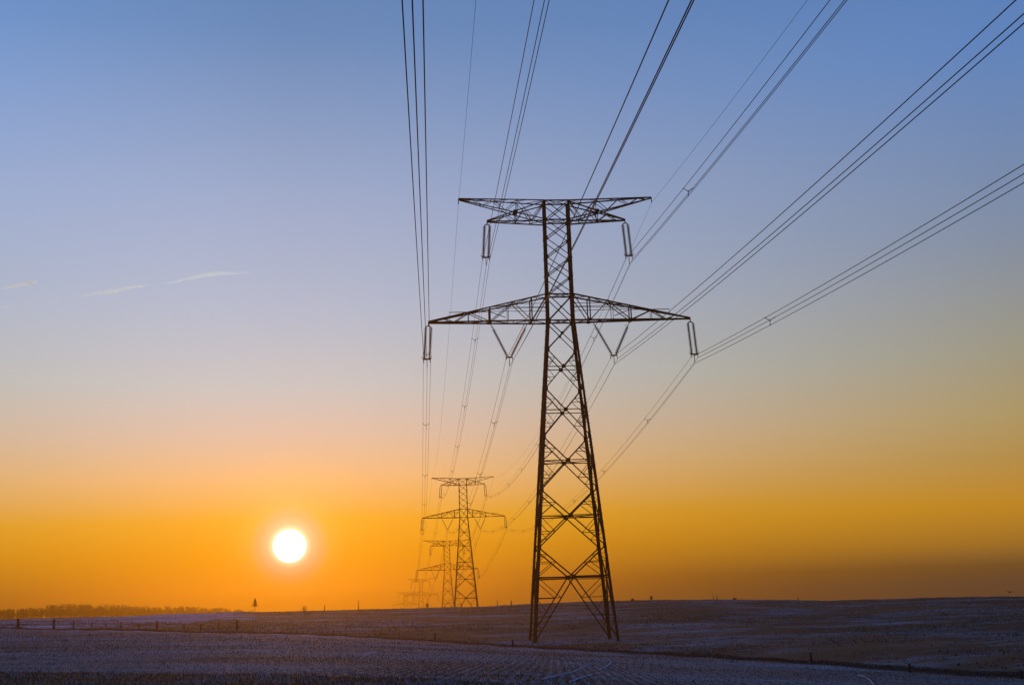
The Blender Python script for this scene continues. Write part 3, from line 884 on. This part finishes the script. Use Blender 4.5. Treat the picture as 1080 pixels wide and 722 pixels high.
def woodland():
    v = []; f = []
    V = []; nt = 1100
    for i in range(nt):
        px = random.uniform(-160, 268); D = random.uniform(1440, 1560)
        X = (px - 540) / (F * 0.983) * D; g = gz(X, D)
        top = np.interp(px, [-160, 0, 45, 60, 100, 150, 200, 240, 262], [640, 640.5, 638.5, 635.5, 634.5, 637, 637.3, 639.3, 641.3])
        h = float((yh(px) - top) / F * D - g) * random.uniform(0.55, 1.06); h = max(h, 2.5)
        w = h * random.uniform(0.3, 0.55)
        # trunk: a slim three-sided spike; crown: many small twig faces
        for s in range(3):
            a0, a1 = s * 2.094, (s + 1) * 2.094
            V.append([(X + 0.25 * math.cos(a0), D + 0.25 * math.sin(a0), g - 1), (X + 0.25 * math.cos(a1), D + 0.25 * math.sin(a1), g - 1), (X, D, g + h * 0.8)])
        k = 70; z = rng.uniform(0.12, 1, k); a = rng.uniform(0, 6.28, k); rr = w / 2 * np.sqrt(rng.random(k)) * np.sqrt(np.clip(1.02 - (z * 1.35 - 0.45) ** 2, 0.05, 1))
        C = np.stack([X + rr * np.cos(a), D + rr * np.sin(a), g + h * z], 1)
        U = rng.normal(0, 1, (k, 3)); U[:, 2] = np.abs(U[:, 2]) + 0.5; U *= rng.uniform(0.25, 0.7, (k, 1)); W = rng.normal(0, 0.22, (k, 3))
        for c_, u_, w_ in zip(C, U, W): V.append([tuple(c_ - u_ * 0.5 - w_), tuple(c_ - u_ * 0.5 + w_), tuple(c_ + u_)])
    V = np.array(V).reshape(-1, 3)
    o = mesh_np('woodland', V, np.arange(len(V)).reshape(-1, 3), [M['twig']])
    return tag(o, 'hazy bare woodland along the distant left horizon', 'woodland', kind='stuff')


woodland()


# ------------------------------------------------------------------ bird
def bird(p):
    root_m = MB()
    root_m.tube([(-0.20, 0, 0), (-0.12, 0, 0.01), (-0.02, 0, 0.02), (0.10, 0, 0.03), (0.17, 0, 0.05), (0.21, 0, 0.05), (0.26, 0, 0.04)], [0.01, 0.045, 0.075, 0.06, 0.04, 0.035, 0.006], 8)
    o = root_m.build('bird', M['feather'], None, True); o.location = p; o.rotation_euler = (0, 0, 0.9)
    for s in (-1, 1):
        w = MB(); w.face_block([(0.08, s * 0.05, 0.05), (-0.06, s * 0.05, 0.045), (-0.07, s * 0.26, 0.15), (-0.04, s * 0.42, 0.10), (0.05, s * 0.24, 0.16),
                                (0.08, s * 0.05, 0.035), (-0.06, s * 0.05, 0.035), (-0.07, s * 0.26, 0.14), (-0.04, s * 0.42, 0.092), (0.05, s * 0.24, 0.148)],
                               [(0, 1, 2, 4), (4, 2, 3), (5, 9, 7, 6), (9, 8, 7), (0, 4, 9, 5), (4, 3, 8, 9), (3, 2, 7, 8), (2, 1, 6, 7)])
        w.build('wing', M['feather'], o)
    t = MB(); t.face_block([(-0.17, -0.015, 0.005), (-0.17, 0.015, 0.005), (-0.32, 0.05, 0), (-0.32, -0.05, 0), (-0.17, -0.015, -0.005), (-0.17, 0.015, -0.005), (-0.32, 0.05, -0.008), (-0.32, -0.05, -0.008)],
                           [(0, 1, 2, 3), (7, 6, 5, 4), (0, 3, 7, 4), (1, 5, 6, 2), (2, 6, 7, 3)])
    t.build('tail', M['feather'], o)
    return tag(o, 'tiny dark bird just above the skyline at the far right edge', 'bird')


bird(at(1064.8, 624.2, 150))


# ------------------------------------------------------------------ contrails, high and far beyond the haze
def contrail(pts, radii, dens, label, tint=(0.38, 0.72, 1, 1)):
    """a drawn-out puff of ice cloud: a soft-edged volume inside a slim closed hull"""
    c0 = at(*pts[len(pts) // 2], 9000)
    W = [at(x, y, 9000) - c0 for x, y in pts]
    m = MB(); m.tube(W, radii, 14)
    mt = bpy.data.materials.new('ice_cloud'); mt.use_nodes = True; nt = mt.node_tree; nt.nodes.clear()
    out = nt.nodes.new('ShaderNodeOutputMaterial'); pv = nt.nodes.new('ShaderNodeVolumePrincipled')
    pv.inputs['Color'].default_value = tint; pv.inputs['Anisotropy'].default_value = 0.86
    t = nt.nodes.new('ShaderNodeTexCoord'); n = nt.nodes.new('ShaderNodeTexNoise'); n.inputs['Scale'].default_value = 0.02; n.inputs['Detail'].default_value = 4
    nt.links.new(t.outputs['Object'], n.inputs['Vector'])
    r = nt.nodes.new('ShaderNodeMapRange'); r.inputs[1].default_value = 0.36; r.inputs[2].default_value = 0.68; r.inputs[4].default_value = dens
    nt.links.new(n.outputs['Fac'], r.inputs[0]); nt.links.new(r.outputs[0], pv.inputs['Density']); nt.links.new(pv.outputs[0], out.inputs['Volume'])
    o = m.build('contrail', mt); o.location = c0
    return tag(o, label, 'contrail', 'aircraft contrails in the left sky')


contrail([(2, 304.5), (10, 302.8), (20, 300.6), (30, 298.6), (38, 297)], [3, 7, 9, 9, 4], 0.09, 'short sharp white contrail at the left edge of the sky', (0.58, 0.87, 1, 1))
contrail([(82, 313), (98, 309.6), (112, 307.8), (122, 306.5), (130, 304.3), (144, 302), (166, 299.4)], [2, 9, 13, 14, 12, 9, 1], 0.036, 'thick broken contrail, middle one of three bright streaks')
contrail([(164, 301), (186, 297), (200, 293.3), (212, 290.6), (226, 288.8), (248, 288), (276, 286.6)], [1, 9, 13, 14, 14, 11, 2], 0.024, 'long soft contrail, rightmost of the streaks in the left sky')
contrail([(-14, 324), (-4, 324), (6, 323.4), (16, 322.5)], [4, 14, 12, 3], 0.016, 'faint smudge of contrail below the short sharp one')

# ------------------------------------------------------------------ haze
def haze(density=0.0004):
    m = MB(); m.box((0, 2000, 8), 6400, 4600, 132)      # z from -58 to 74
    mt = bpy.data.materials.new('haze_air'); mt.use_nodes = True; nt = mt.node_tree; nt.nodes.clear()
    out = nt.nodes.new('ShaderNodeOutputMaterial'); pv = nt.nodes.new('ShaderNodeVolumePrincipled')
    pv.inputs['Color'].default_value = (0.28, 0.18, 0.022, 1); pv.inputs['Density'].default_value = density; pv.inputs['Anisotropy'].default_value = 0.82
    nt.links.new(pv.outputs[0], out.inputs['Volume'])
    o = m.build('haze', mt); return tag(o, kind='stuff')


USE_HAZE = True
if USE_HAZE: haze()
